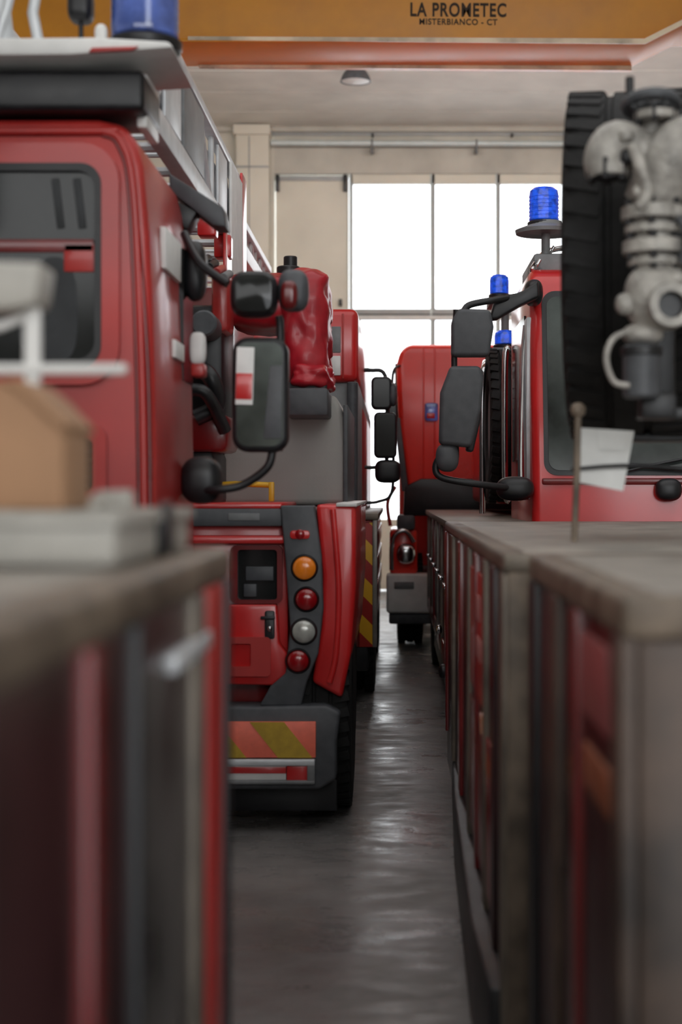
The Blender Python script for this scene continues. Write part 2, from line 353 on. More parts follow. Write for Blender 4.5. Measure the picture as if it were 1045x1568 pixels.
prism('rear_window_glass',L,DGLASS,rr(-2.43,x5(153),z5(557),z5(259),.06),'Y',Y5-.02,Y5-.005)
blob('seat_back',L,SEAT,(x5(75),Y5-.012,z5(480)),(.10,.014,.17),.3)
blob('seat_headrest',L,SEAT,(x5(85),Y5-.012,z5(415)),(.05,.012,.05),.4)
box('cab_red_trim',L,REDD,-2.3,x5(146),Y5-.026,Y5-.016,z5(388),z5(368),.005)  # red reflection in the window glass, painted as a strip
box('glass_red_reflection_b',L,RED,x5(100),x5(147),Y5-.026,Y5-.016,z5(418),z5(375),.01)  # second painted reflection band on the glass
for u in(85,118): box('belt',L,SEAT,x5(u),x5(u+12),Y5-.026,Y5-.018,z5(352),z5(275),.004,rot=(-.12,'Y'))
ring('vent_surround',L,RED,rr(x5(30),x5(165),z5(775),z5(648),.05),rr(x5(98),x5(145),z5(752),z5(672),.02),'Y',Y5-.03,Y5+.0)
for i in range(6): box('vent_slat_%d'%i,L,BLK,x5(99),x5(144),Y5-.025,Y5-.005,z5(750-i*13),z5(743-i*13),.002,rot=(.4,'X'))
prism('vent_back',L,BLK,rr(x5(97),x5(146),z5(753),z5(671),.02),'Y',Y5-.01,Y5-.004)
box('corner_marker',L,PAPER,x5(227),x5(233)+.008,5.25,5.62,Z(420,5.4),Z(358,5.4),.003)
box('corner_marker_low',L,PAPER,x5(234),x5(237)+.009,5.42,5.64,Z(550,5.5),Z(523,5.5),.003)
prism('side_window',L,DGLASS,[(5.67,z5(560)),(5.93,z5(560)),(5.93,z5(330)),(5.67,z5(330))],'X',x5(226),x5(236)+.004)
box('chassis_deck',L,GREY,-3.05,-.95,2.95,5.0,.75,1.0,.02)
box('cab_floor',L,BLK,-3.0,-.85,5.0,5.9,.45,.76,.02)
for xx in(-1.0,-2.9): wheel(L,xx,5.45,.44,.26); wheel(L,xx,3.8,.44,.26)
prism('sun_visor',L,GREY,[(X(262,6.),Z(270,6.)),(X(345,6.),Z(322,6.)),(X(349,6.),Z(352,6.)),(X(330,6.),Z(350,6.)),(X(264,6.),Z(298,6.))],'Y',5.93,6.1,.01)
box('visor_bracket',L,BLK,X(262,6.),X(300,6.),5.93,6.06,Z(350,6.),Z(318,6.),.01,rot=(.5,'Y'))
box('cab_front_edge',L,BLK,-3.0,x5(236)-.01,5.93,5.98,.8,2.5,.02)
box('roof_light_bar',L,BLK,-2.6,x5(224),Y5-.05,Y5+.3,z5(174),z5(113),.02,3)
box('roof_foot',L,WHT,x5(205),x5(222),Y5+.05,Y5+.3,z5(190),z5(105),.01)
prism('platform',L,WHT,[(-2.5,z5(110)),(x5(0),z5(105)),(x5(120),z5(104)),(x5(276),z5(93)),(x5(268),z5(83)),(x5(160),z5(77)),(-2.5,z5(84))],'Y',Y5-.15,Y5+.35,.012)
prism('platform_red_edge',L,RED,[(x5(150),z5(101)),(x5(215),z5(98)),(x5(225),z5(92)),(x5(155),z5(94))],'Y',Y5-.158,Y5-.14,.003)
beacon(L,x5(222),Y5+.0,z5(80),.108,.27,BLUED,'roof_beacon',.985)
tube('platform_rail_a',L,ALUL,[(x5(5),Y5-.1,z5(80)),(x5(22),Y5-.1,z5(30)),(x5(36),Y5-.1,z5(-30))],.016,8,1)
tube('platform_rail_b',L,ALUL,[(x5(62),Y5,z5(80)),(x5(50),Y5,z5(20)),(x5(60),Y5,z5(-40))],.018,8,1)
tube('platform_rail_c',L,ALUL,[(x5(10),Y5,z5(80)),(x5(-5),Y5,z5(-40))],.03,8,1)
blob('searchlight',L,BLK,(x5(124),Y5,z5(10)),(.04,.05,.055),.3)
cyl('searchlight_post',L,BLK,(x5(124),Y5,z5(80)),(x5(124),Y5,z5(30)),.008)
blob('roof_bolt_a',L,WHT,(x5(164),Y5-.1,z5(66)),(.02,.02,.03),.4)
def ladder(par,xa,xb,y0,y1,zlo,zhi,m,nr,pre,rr_=.022):
    for k,xx in enumerate((xa,xb)):
        box(pre+'_rail_top_%d'%k,par,m,xx-.03,xx+.03,y0,y1,zhi-.05,zhi,.008)
        box(pre+'_rail_low_%d'%k,par,m,xx-.035,xx+.035,y0,y1,zlo,zlo+.1,.008)
    bm=bmesh.new()
    def bar(p,q,r):
        p=Vector(p);q=Vector(q);d=q-p;rot=Vector((0,0,1)).rotation_difference(d).to_matrix().to_4x4()
        bmesh.ops.create_cone(bm,cap_ends=True,segments=8,radius1=r,radius2=r,depth=d.length,matrix=Matrix.Translation((p+q)/2)@rot)
    st=(y1-y0)/nr
    for i in range(nr+1):
        y=y0+i*st
        bar((xa,y,zlo+.05),(xb,y,zlo+.05),rr_)
        for xx in(xa,xb):
            bar((xx,y,zlo),(xx,y,zhi-.02),rr_*.7)
            if i<nr: bar((xx,y,zlo+.05 if i%2 else zhi-.03),(xx,y+st,zhi-.03 if i%2 else zlo+.05),rr_*.7)
    fin(bm,pre+'_rungs_and_braces',m,par)
ladder(L,-.93,-1.55,5.45,9.4,2.87,3.35,ALUL,8,'ladder_base')
ladder(L,-.99,-1.49,5.75,12.2,3.0,3.26,ALUL,18,'ladder_fly',.014)
for i,(ya,yb,mm) in enumerate(((5.5,6.0,GREYL),(6.15,6.6,ALUL),(6.7,7.4,GREYL),(8.0,8.4,ALUL))):
    box('ladder_side_plate_%d'%i,L,mm,-.915,-.9,ya,yb,2.98,3.28,.004)
box('ladder_marker_white',L,PAPER,-.9,-.885,8.5,9.1,2.6,3.3,.004)
box('ladder_marker_red',L,REDB,-.9,-.885,9.1,9.35,2.6,3.36,.004)
box('ladder_marker_red_b',L,REDB,-.9,-.884,8.2,8.5,2.6,2.87,.004)
for yy in(7.6,8.3): box('ladder_red_block',L,REDB,-.96,-.87,yy,yy+.12,2.75,2.87,.01)
box('ladder_rest',L,GREY,-1.5,-1.0,5.6,5.75,2.66,2.87,.01)
cyl('turntable_post',L,GREYL,(-1.9,3.8,1.0),(-1.9,3.8,2.6),.2)
box('turntable_arm',L,GREYL,-1.75,-1.5,3.7,5.5,2.87,3.0,.02)
box('turntable_head',L,GREYL,-2.15,-1.6,3.6,4.2,2.55,2.9,.03)
YM=5.5
def xm(u): return X(u,YM)
def zm(v): return Z(v,YM)
mirror(L,xm(355),xm(441),zm(692),zm(516),YM,.1,'main_mirror',r=.055)
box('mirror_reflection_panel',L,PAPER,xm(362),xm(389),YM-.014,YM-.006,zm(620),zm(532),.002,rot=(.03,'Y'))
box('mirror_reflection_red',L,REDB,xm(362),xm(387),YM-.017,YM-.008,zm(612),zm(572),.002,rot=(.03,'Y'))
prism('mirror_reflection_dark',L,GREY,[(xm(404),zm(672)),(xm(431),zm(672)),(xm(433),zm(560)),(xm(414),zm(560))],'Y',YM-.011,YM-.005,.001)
blob('wide_angle_mirror',L,BLK,((xm(352)+xm(425))/2,YM+.03,zm(450)),((xm(425)-xm(352))/2,.06,(zm(415)-zm(487))/2),.3)
prism('wide_mirror_glass',L,DGLASS,rr(xm(360),xm(418),zm(480),zm(422),.04),'Y',YM-.036,YM-.025,.003)
blob('wide_mirror_back',L,GREY,(xm(448),YM+.06,zm(442)),(.055,.05,.075),.35)
blob('wide_mirror_red_reflection',L,REDD,(xm(443),YM-.0,zm(452)),(.03,.03,.05),.35)  # red reflection on the black housing, made as a coloured blob
tube('mirror_arm_top',L,BLK,[(xm(268),YM+.25,zm(340)),(xm(300),YM+.12,zm(395)),(xm(345),YM+.08,zm(430))],.016)
tube('mirror_arm_vertical',L,BLK,[(xm(425),YM+.07,zm(480)),(xm(427),YM+.08,zm(520)),(xm(425),YM+.08,zm(690))],.014)
tube('mirror_arm_low',L,BLK,[(xm(416),YM+.05,zm(685)),(xm(408),YM+.05,zm(715)),(xm(370),YM+.06,zm(742)),(xm(325),YM+.06,zm(750)),(xm(268),YM+.15,zm(748))],.015)
blob('mirror_arm_boot',L,BLK,(xm(302),YM+.12,zm(735)),(.075,.06,.085),.4)
blob('side_marker',L,WHT,(xm(291),5.72,zm(525)),(.03,.03,.06),.3)
box('side_marker_red',L,RED,xm(280),xm(302),5.7,5.8,zm(570),zm(548),.01)
blob('side_horn',L,BLK,(xm(285),5.75,zm(400)),(.045,.06,.11),.4)
# ================================================================== LEFT: FIRE ENGINE SEEN FROM THE REAR
Y7=7.0
T=grp('fire_engine',(-1.3,8.3,0))
def x7(u): return X(u,Y7)
def z7(v): return Z(v,Y7)
prism('corner_column',T,REDB,[(x7(484),z7(772)),(x7(545),z7(774)),(x7(545),z7(900)),(x7(538),z7(1000)),(x7(524),z7(1070)),(x7(478),z7(1045)),(x7(492),z7(960)),(x7(494),z7(880))],'Y',Y7,Y7+2.4,.02,3)
tube('column_highlight_rib',T,REDB,[(x7(510),Y7-.004,z7(780)),(x7(519),Y7-.004,z7(900)),(x7(515),Y7-.004,z7(1000)),(x7(505),Y7-.004,z7(1045))],.014)
box('column_cap',T,WHT,x7(515),x7(547),Y7-.01,Y7+2.4,z7(776),z7(770),.005)
prism('lamp_panel',T,GREY,[(x7(430),z7(774)),(x7(482),z7(774)),(x7(493),z7(850)),(x7(496),z7(930)),(x7(488),z7(1000)),(x7(470),z7(1045)),(x7(462),z7(1080)),(x7(398),z7(1080)),(x7(415),z7(1050)),(x7(438),z7(1030)),(x7(445),z7(960)),(x7(438),z7(860))],'Y',Y7-.02,Y7+.1,.008,3)
for nm,u,v,mm,r in(('lamp_amber',467,869,LAMPA,.051),('lamp_red',470,917,LAMPR,.048),('lamp_reverse',466,966,LAMPW,.051),('lamp_fog',457,1011,LAMPR,.048)):
    lathe(nm+'_bezel',T,BLK,[(r*1.18,.0),(r*1.2,-.01),(r*1.05,-.022),(r*.99,-.012)],(x7(u),Y7-.018,z7(v)),(0,1,0),32)
    lathe(nm,T,mm,[(r,.0),(r,-.014),(r*.8,-.026),(r*.4,-.032),(.003,-.034)],(x7(u),Y7-.02,z7(v)),(0,1,0),32)
lathe('side_marker_lamp',T,LAMPR,[(.022,0),(.022,-.01),(.01,-.016)],(x7(460),Y7-.02,z7(818)),(0,1,0),24)
prism('side_marker_base',T,REDB,rr(x7(445),x7(475),z7(825),z7(812),.015),'Y',Y7-.03,Y7-.01,.003)
box('top_grey_strip',T,GREY,-2.5,x7(432),Y7-.005,Y7+.1,z7(806),z7(779),.008)
box('strip_label',T,GREYL,x7(350),x7(398),Y7-.01,Y7+.0,z7(797),z7(786),.002)
box('top_red_lip',T,REDB,-2.5,x7(432),Y7+.01,Y7+2.3,z7(779),z7(770),.008)
box('rear_panel_red',T,REDB,-2.5,x7(440),Y7+.06,Y7+.1,z7(1050),z7(805),.008)
box('rear_rail_red',T,REDB,-2.5,x7(436),Y7,Y7+.08,z7(833),z7(820),.012)
ring('pocket_frame',T,REDD,rr(x7(352),x7(432),z7(925),z7(835),.03),rr(x7(363),x7(424),z7(919),z7(842),.015),'Y',Y7+.02,Y7+.08)
prism('pocket_window',T,DGLASS,rr(x7(362),x7(425),z7(920),z7(841),.02),'Y',Y7+.05,Y7+.065)
box('pocket_gauge',T,GREY,x7(372),x7(392),Y7+.035,Y7+.05,z7(915),z7(895),.004)
box('pocket_glint',T,GREY,x7(375),x7(418),Y7+.04,Y7+.05,z7(890),z7(868),.004)
prism('red_step_frame',T,REDB,[(x7(352),z7(926)),(x7(424),z7(926)),(x7(428),z7(985)),(x7(440),z7(1000)),(x7(440),z7(1040)),(x7(425),z7(1050)),(x7(340),z7(1048)),(x7(340),z7(940))],'Y',Y7-.0,Y7+.08,.01,3)
ring('red_inner_frame',T,RED,rr(x7(345),x7(415),z7(1035),z7(975),.02),rr(x7(355),x7(385),z7(1020),z7(985),.01),'Y',Y7-.02,Y7+.005)
prism('latch_plate',T,BLK,rr(x7(406),x7(421),z7(978),z7(935),.01),'Y',Y7-.015,Y7+.0,.004)
blob('latch_knob',T,CHROME,(x7(414),Y7-.02,z7(962)),(.010,.014,.014),.4)
box('latch_bar',T,BLK,x7(400),x7(422),Y7-.03,Y7-.015,z7(948),z7(943),.003)
prism('valance',T,GREY,[(-2.5,z7(1110)),(-2.5,z7(1072)),(x7(398),z7(1080)),(x7(500),z7(1078)),(x7(522),z7(1090)),(x7(516),z7(1135)),(x7(516),z7(1190)),(x7(490),z7(1206)),(-2.5,z7(1206))],'Y',Y7-.05,Y7+.25,.015,3)
box('warning_board',T,PINK,-1.1,x7(485),Y7-.075,Y7-.05,z7(1156),z7(1102),.003)
for a in(385,285,185):
    prism('warning_stripe',T,YEL,[(x7(a),z7(1102)),(x7(a+52),z7(1102)),(x7(a+95),z7(1156)),(x7(a+43),z7(1156))],'Y',Y7-.078,Y7-.074)
box('underrun_frame',T,ALUL,-1.1,x7(484),Y7-.085,Y7-.05,z7(1168),z7(1158),.006)
box('underrun_lower',T,GREYL,-1.1,x7(484),Y7-.085,Y7-.05,z7(1196),z7(1190),.006)
box('underrun_side',T,GREYL,x7(472),x7(484),Y7-.083,Y7-.05,z7(1194),z7(1160),.004)
box('reflector_white',T,WHT,x7(300),x7(440),Y7-.07,Y7-.05,z7(1190),z7(1168),.002)
box('reflector_red_strip',T,REDB,x7(300),x7(440),Y7-.074,Y7-.05,z7(1180),z7(1170),.002)
box('reflector_red',T,REDB,x7(441),x7(472),Y7-.074,Y7-.05,z7(1191),z7(1169),.002)
box('underbody',T,BLK,-2.4,x7(500),Y7+.2,9.3,z7(1200),z7(1000),.02)
wheel(T,x7(520)-.08,7.55,.50,.26); wheel(T,-2.35,7.55,.50,.26); wheel(T,x7(520)-.1,9.0,.45,.24); wheel(T,-2.3,9.0,.45,.24)
box('under_shadow_sheet',T,BLK,x7(340),x7(515),Y7+.1,Y7+.13,.06,z7(1200),.005)  # black sheet standing in for the shadow under the rear
box('deck',T,GREYL,-2.5,x7(540),Y7+.12,9.5,z7(800),z7(779),.01)
box('inner_body',T,REDD,-2.45,x7(480),Y7+.12,9.45,.55,z7(800),.01)
YS=8.0
prism('treadplate_drum',T,SHUT,[(X(330,YS),1.44),(X(532,YS),1.44),(X(533,YS),Z(700,YS)),(X(528,YS),Z(640,YS)),(X(515,YS),Z(605,YS)),(X(330,YS),Z(600,YS))],'Y',YS,YS+1.3,.03,3)
box('upper_body',T,REDD,-2.45,X(350,YS),YS,9.45,1.44,2.55,.02)
box('drum_edge',T,GREY,X(526,YS),X(533,YS),YS-.02,YS+1.3,1.44,Z(620,YS),.005)
tube('yellow_handrail',T,YPIPE,[(X(320,7.6),7.6,Z(744,7.6)),(X(360,7.6),7.6,Z(741,7.6)),(X(418,7.6),7.6,Z(743,7.6))],.014)
box('yellow_handrail_end',T,YPIPE,X(412,7.6),X(420,7.6),7.58,7.63,Z(768,7.6),Z(738,7.6),.005)
tube('yellow_handrail_leg',T,YPIPE,[(X(335,7.6),7.6,Z(744,7.6)),(X(335,7.6),7.6,1.44)],.012,8,1)
box('under_tarp_shelf',T,GREY,X(438,7.7),X(504,7.7),7.6,8.3,Z(638,7.7),Z(596,7.7),.015)
box('under_tarp_arm',T,BLK,X(430,7.7),X(500,7.7),7.7,8.2,Z(605,7.7),Z(585,7.7),.01)
blob('tarp_cover',T,TARP,(X(466,7.7),8.0,Z(500,7.7)),(.115,.3,.31),.22,.026,3,9.)
blob('tarp_cover_upper',T,TARP,(X(420,7.7),8.1,Z(452,7.7)),(.26,.3,.14),.2,.02,8,8.)
blob('tarp_cover_skirt',T,TARP,(X(474,7.7),7.95,Z(575,7.7)),(.105,.3,.07),.3,.03,5,12.)
cyl('rear_beacon',T,BLK,(X(443,7.9),8.0,Z(410,7.9)),(X(443,7.9),8.0,Z(388,7.9)),.035)
cyl('rear_beacon_base',T,BLK,(X(440,7.9),8.0,Z(420,7.9)),(X(440,7.9),8.0,Z(404,7.9)),.06)
box('pump_block',T,BLK,X(280,7.4),X(345,7.4),7.3,7.8,Z(640,7.4),Z(470,7.4),.03)
box('red_locker',T,REDD,X(290,7.3),X(352,7.3),7.2,7.7,Z(692,7.3),Z(635,7.3),.03)
box('black_locker',T,BLK,X(270,7.3),X(330,7.3),7.25,7.8,1.44,Z(690,7.3),.03)
box('red_upright',T,RED,X(325,7.3),X(352,7.3),7.25,7.5,Z(510,7.3),Z(415,7.3),.03)
box('red_side_lamp',T,RED,X(278,7.2),X(302,7.2),7.15,7.3,Z(560,7.2),Z(520,7.2),.02)
tube('pump_hose',T,BLK,[(X(300,7.2),7.2,Z(560,7.2)),(X(325,7.2),7.15,Z(580,7.2)),(X(332,7.2),7.2,Z(620,7.2)),(X(300,7.2),7.2,Z(640,7.2))],.04)
tube('pump_hose_b',T,BLK,[(X(288,7.2),7.1,Z(600,7.2)),(X(320,7.2),7.1,Z(605,7.2)),(X(345,7.2),7.2,Z(660,7.2))],.03)
cyl('pump_inlet',T,GREY,(X(318,7.2),7.05,Z(500,7.2)),(X(318,7.2),7.3,Z(500,7.2)),.06)
for i in range(5): cyl('valve_%d'%i,T,random.choice([RED,GREYL,BLK]),(X(300+i*11,7.2),7.15,Z(395+i*8,7.2)),(X(306+i*11,7.2),7.25,Z(385+i*8,7.2)),.02)
# ================================================================== LEFT: NEXT TRUCK
N=grp('fire_engine',(-1.3,13,0))
YN=10.2
box('upper_body',N,REDB,-2.55,X(549,YN),YN,15.6,Z(585,YN),Z(472,YN),.05,4)
box('side_strip_pale',N,WHT,X(508,YN),X(522,YN),YN-.01,YN+.02,Z(575,YN),Z(545,YN),.005)
box('side_strip_pale_b',N,GREYL,X(508,YN),X(522,YN),YN-.01,YN+.02,Z(540,YN),Z(500,YN),.005)
box('rib',N,RED,X(524,YN),X(527,YN),YN-.012,YN+.02,Z(580,YN),Z(480,YN),.004)
box('mid_body_grey',N,GREYL,-2.5,X(549,YN),YN+.05,15.6,1.36,Z(585,YN),.01)
cyl('corner_post',N,GREY,(X(540,YN),YN,1.36),(X(540,YN),YN,Z(585,YN)),.035)
box('side_red_band',N,RED,-.5,X(556,11.5),11.4,15.5,1.38,Z(625,11.5),.01)
Y11=11.0
box('lower_body',N,RED,-2.5,X(574,Y11),Y11+.01,15.8,.5,Z(792,Y11),.01)
box('chevron_panel',N,CHEV,-2.4,X(572,Y11),Y11-.01,Y11+.01,.42,Z(800,Y11),.004)
box('lower_cap',N,ALUW,-2.5,X(580,Y11),Y11-.03,15.8,Z(792,Y11)-.02,Z(786,Y11),.008)
box('corner_strip',N,ALU,X(573,Y11)-.01,X(576,Y11)+.01,Y11-.02,Y11+.03,.42,Z(792,Y11),.004)
box('lamp_block',N,REDD,X(541,Y11),X(551,Y11),Y11-.04,Y11,Z(990,Y11),Z(820,Y11),.01)
for i,z in enumerate((.75,.95,1.15)): box('side_panel_%d'%i,N,REDD,X(574,Y11),X(574,Y11)+.012,Y11+.2,15.5,z-.08,z+.06,.004)
box('underframe',N,BLK,-2.4,X(565,Y11),Y11,15.6,.25,.5,.02)
wheel(N,X(558,11.5)-.05,11.9,.47,.26); wheel(N,-2.3,11.9,.47,.26); wheel(N,X(558,11.5)-.05,14.8,.47,.26); wheel(N,-2.3,14.8,.47,.26)
YQ=12.2
def mx(u): return X(u,YQ)
def mz(v): return Z(v,YQ)
tube('mirror_arm_a',N,BLK,[(mx(549),YQ,mz(568)),(mx(568),YQ,mz(567)),(mx(590),YQ,mz(575)),(mx(594),YQ,mz(640)),(mx(592),YQ,mz(720))],.016)
tube('mirror_arm_b',N,BLK,[(mx(549),YQ,mz(714)),(mx(570),YQ,mz(716)),(mx(592),YQ,mz(712))],.014)
tube('mirror_arm_c',N,BLK,[(mx(560),YQ,mz(770)),(mx(580),YQ,mz(768)),(mx(600),YQ,mz(755)),(mx(603),YQ,mz(700))],.012)
mirror(N,mx(569),mx(600),mz(628),mz(578),YQ-.1,.1,'upper_mirror',r=.04,g=DGLASS)
mirror(N,mx(573),mx(608),mz(702),mz(632),YQ-.1,.1,'main_mirror',r=.04,g=DGLASS)
blob('round_mirror',N,GREY,(mx(602),YQ-.05,mz(605)),(.035,.06,.09),.4)
blob('low_mirror',N,BLK,(mx(594),YQ-.05,mz(722)),(.10,.06,.09),.3)
# ================================================================== CENTRE: TRUCK FACING US
C=grp('cab_over_fire_truck',(1.2,16,0))
YK=15.
def kx(u): return X(u,YK)
def kz(v): return Z(v,YK)
REDO=mat('paint_red_orange',(.82,.035,.022),.3,0,.06,2,coat=.5)
prism('cab_shell',C,REDO,[(kx(626),kz(755)),(kx(611),kz(650)),(kx(607),kz(560)),(kx(613),kz(538)),(kx(626),kz(527)),(2.35,kz(527)),(2.45,kz(560)),(2.45,kz(755))],'Y',YK,YK+1.9,.05,4)
for u in(648,665): prism('bonnet_rib',C,REDO,[(kx(u),kz(750)),(kx(u+2),kz(750)),(kx(u+2),kz(531)),(kx(u),kz(531))],'Y',YK-.025,YK+.02,.005)
prism('side_window',C,DGLASS,[(YK+.3,kz(640)),(YK+1.5,kz(640)),(YK+1.5,kz(550)),(YK+.5,kz(550))],'X',kx(607)-.012,kx(607)+.03)
prism('front_trim_dark',C,GREY,[(kx(604),kz(640)),(kx(613),kz(640)),(kx(626),kz(752)),(kx(616),kz(752))],'Y',YK-.03,YK+.1,.01)
box('blue_badge',C,BLUED,kx(651),kx(671),YK-.05,YK,kz(645),kz(617),.02)
box('badge_red',C,REDB,kx(654),kx(666),YK-.06,YK-.04,kz(641),kz(633),.005)
prism('grille_dark',C,BLK,[(kx(618),kz(790)),(kx(620),kz(745)),(kx(645),kz(733)),(2.4,kz(733)),(2.4,kz(790))],'Y',YK-.04,YK+.5,.02)
box('headlamp_bar',C,GREY,kx(608),kx(636),YK-.05,YK+.3,kz(812),kz(788),.03)
box('wing_red',C,REDO,kx(597),kx(640),YK,YK+1.2,kz(880),kz(810),.04)
blob('headlamp',C,CHROME,(kx(622),YK-.02,kz(848)),(.09,.06,.10),.4)
tube('front_guard_rail',C,CHROME,[(kx(600),YK-.05,kz(872)),(kx(602),YK-.08,kz(825)),(kx(620),YK-.08,kz(812)),(kx(634),YK-.06,kz(830))],.022)
box('bumper_white',C,PAPER,kx(592),2.4,YK-.1,YK+.2,kz(938),kz(878),.03,3)
box('number_plate',C,GREYL,kx(604),kx(634),YK-.115,YK-.1,kz(900),kz(890),.004)
box('bumper_lower',C,GREY,kx(596),2.4,YK-.06,YK+.3,kz(955),kz(938),.02)
box('truck_body',C,RED,.05,2.4,YK+1.9,YK+5,.7,2.8,.04)
box('truck_chassis',C,BLK,.12,2.3,YK+.3,YK+5,.4,.72,.02)
wheel(C,kx(605)+.15,YK+.65,.44,.26); wheel(C,2.2,YK+.65,.44,.26); wheel(C,.25,YK+4,.46,.26); wheel(C,2.2,YK+4,.46,.26)
tube('cab_mirror_arm',C,BLK,[(kx(612),YK,kz(560)),(kx(602),YK-.1,kz(575)),(kx(600),YK-.12,kz(650))],.014)
mirror(C,kx(590),kx(609),kz(650),kz(588),YK-.2,.1,'cab_mirror',r=.04,g=DGLASS)
tube('cab_step_rail',C,RED,[(kx(598),YK-.05,kz(805)),(kx(594),YK-.05,kz(770)),(kx(606),YK-.03,kz(745))],.018)
# ================================================================== RIGHT ROW: low bodied truck beyond the first locker
R2=grp('crew_transport_truck',(1,11,0))
xr=.315
box('side_body',R2,MAROON,xr,1.7,8.7,14.6,.5,1.30,.02)
box('cap_rail',R2,ALUW,xr-.03,1.72,8.65,14.62,1.30,1.345,.01)
for i,yy in enumerate((8.7,9.5,10.3,11.3,12.3,13.3,14.4)):
    box('post_%d'%i,R2,(ALU,REDD,ALUW)[i%3],xr-.015,xr+.02,yy,yy+.09,.45,1.31,.006)
for i in range(6): box('handle_%d'%i,R2,CHROME,xr-.04,xr-.01,8.95+i*.9,9.15+i*.9,.95,.98,.006)
box('lower_skirt',R2,REDD,xr-.01,1.65,8.8,14.5,.42,.55,.01)
box('under',R2,BLK,xr+.02,1.6,8.9,14.5,.2,.45,.01)
wheel(R2,xr+.14,9.4,.47,.27); wheel(R2,1.5,9.4,.47,.27); wheel(R2,xr+.14,13.7,.45,.27); wheel(R2,1.5,13.7,.45,.27)
blob('side_lamp',R2,BLK,(xr-.04,8.8,.5),(.03,.05,.04),.4)
blob('side_lamp_b',R2,CHROME,(xr-.03,10.1,.62),(.02,.04,.03),.4)
# ================================================================== LOCKERS / LOW BODIES NEAR THE CAMERA
def locker(x0,x1,y0,y1,zt,rimz,face,posts,side,nm='equipment_locker',cap=TAN,dark=BLK,base=.12):
    g=grp(nm,((x0+x1)/2,(y0+y1)/2,0))
    xi=x1 if side<0 else x0
    s=-side
    box('carcass',g,face,x0,x1,y0,y1,base,zt-rimz,.01)
    box('top_sheet',g,TOP,x0+.02,x1-.02,y0+.02,y1-.02,zt-rimz,zt-.001,.004)
    w=.06
    a,b=(xi-w,xi+.012) if side<0 else (xi-.012,xi+w)
    box('rim_aisle',g,cap,a,b,y0-.01,y1+.01,zt-rimz,zt,.014,3)
    a2,b2=(x0-.012,x0+w) if side<0 else (x1-w,x1+.012)
    box('rim_far',g,cap,a2,b2,y0-.01,y1+.01,zt-rimz,zt,.014,3)
    box('rim_end_near',g,cap,x0,x1,y0-.012,y0+w,zt-rimz,zt-.0005,.012,3)
    box('rim_end_back',g,cap,x0,x1,y1-w,y1+.012,zt-rimz,zt-.0005,.012,3)
    for i,(ya,yb,m,z0) in enumerate(posts):
        a,b=(xi-.02,xi+.014) if s>0 else (xi-.014,xi+.02)
        box('post_%d'%i,g,m,a,b,ya,yb,z0,zt-rimz+.002,.006)
    for yy in(y0+.08,y1-.14):
        for xx in(x0+.05,x1-.12): box('foot',g,dark,xx,xx+.07,yy,yy+.07,0,base+.01,.005)
    return g
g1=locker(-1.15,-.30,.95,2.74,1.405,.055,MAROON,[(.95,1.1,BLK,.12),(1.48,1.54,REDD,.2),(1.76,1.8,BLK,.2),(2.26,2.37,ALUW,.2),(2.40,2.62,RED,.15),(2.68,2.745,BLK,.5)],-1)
box('side_grey_panel',g1,mat('side_panel_grey',(.10,.092,.088),.3,.1,.35,4),-.306,-.294,1.82,2.24,.2,1.28,.003)
box('side_bright_bar',g1,ALUL,-.30,-.28,2.02,2.4,1.265,1.29,.004)
box('latch',g1,BLK,-.29,-.26,2.66,2.74,.52,.57,.01)
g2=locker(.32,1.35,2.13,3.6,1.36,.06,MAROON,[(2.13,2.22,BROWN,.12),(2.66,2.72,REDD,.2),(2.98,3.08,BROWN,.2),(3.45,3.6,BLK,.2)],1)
box('front_post_panel',g2,BROWN,.33,.42,2.115,2.135,.12,1.30,.006)
box('front_dark_panel',g2,BROWN,.44,1.3,2.12,2.135,.2,1.29,.006)
box('side_orange_mark',g2,mat('dull_orange',(.30,.09,.04),.5),.312,.322,2.3,2.6,1.02,1.09,.003)  # flat dull orange mark on the side
box('side_red_reflection',g2,mat('reflection_pink_red',(.34,.09,.09),.4),.311,.322,2.3,2.62,1.14,1.27,.003)  # pinkish reflection painted onto the glossy side panel
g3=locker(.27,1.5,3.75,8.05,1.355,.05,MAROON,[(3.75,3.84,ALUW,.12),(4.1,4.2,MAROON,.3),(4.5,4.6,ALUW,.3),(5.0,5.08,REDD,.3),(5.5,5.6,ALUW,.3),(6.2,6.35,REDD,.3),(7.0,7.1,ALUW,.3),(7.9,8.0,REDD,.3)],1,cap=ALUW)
box('front_post',g3,TAN,.27,.35,3.735,3.755,.12,1.31,.006)
box('side_red_panel',g3,RED,.262,.272,4.65,5.45,.85,1.25,.004)
box('side_red_panel_low',g3,REDD,.262,.272,4.3,5.6,.35,.8,.004)
box('side_pale_patch',g3,mat('faded_pink_patch',(.50,.22,.21),.5),.259,.27,4.8,5.05,1.1,1.18,.004)  # pinkish highlight painted on the dark side
box('side_pale_highlight_b',g3,mat('pink_highlight_b',(.44,.18,.17),.5),.259,.27,4.75,5.0,.98,1.05,.004)  # lower piece of the same painted highlight
box('side_orange_lamp',g3,LAMPA,.257,.27,4.6,4.72,.78,.84,.004)
prism('lower_step',g3,BLK,[(.29,8.0),(.235,6.2),(.213,4.4),(.23,3.8),(.6,3.8),(.6,8.0)],'Z',.02,.3,.01)
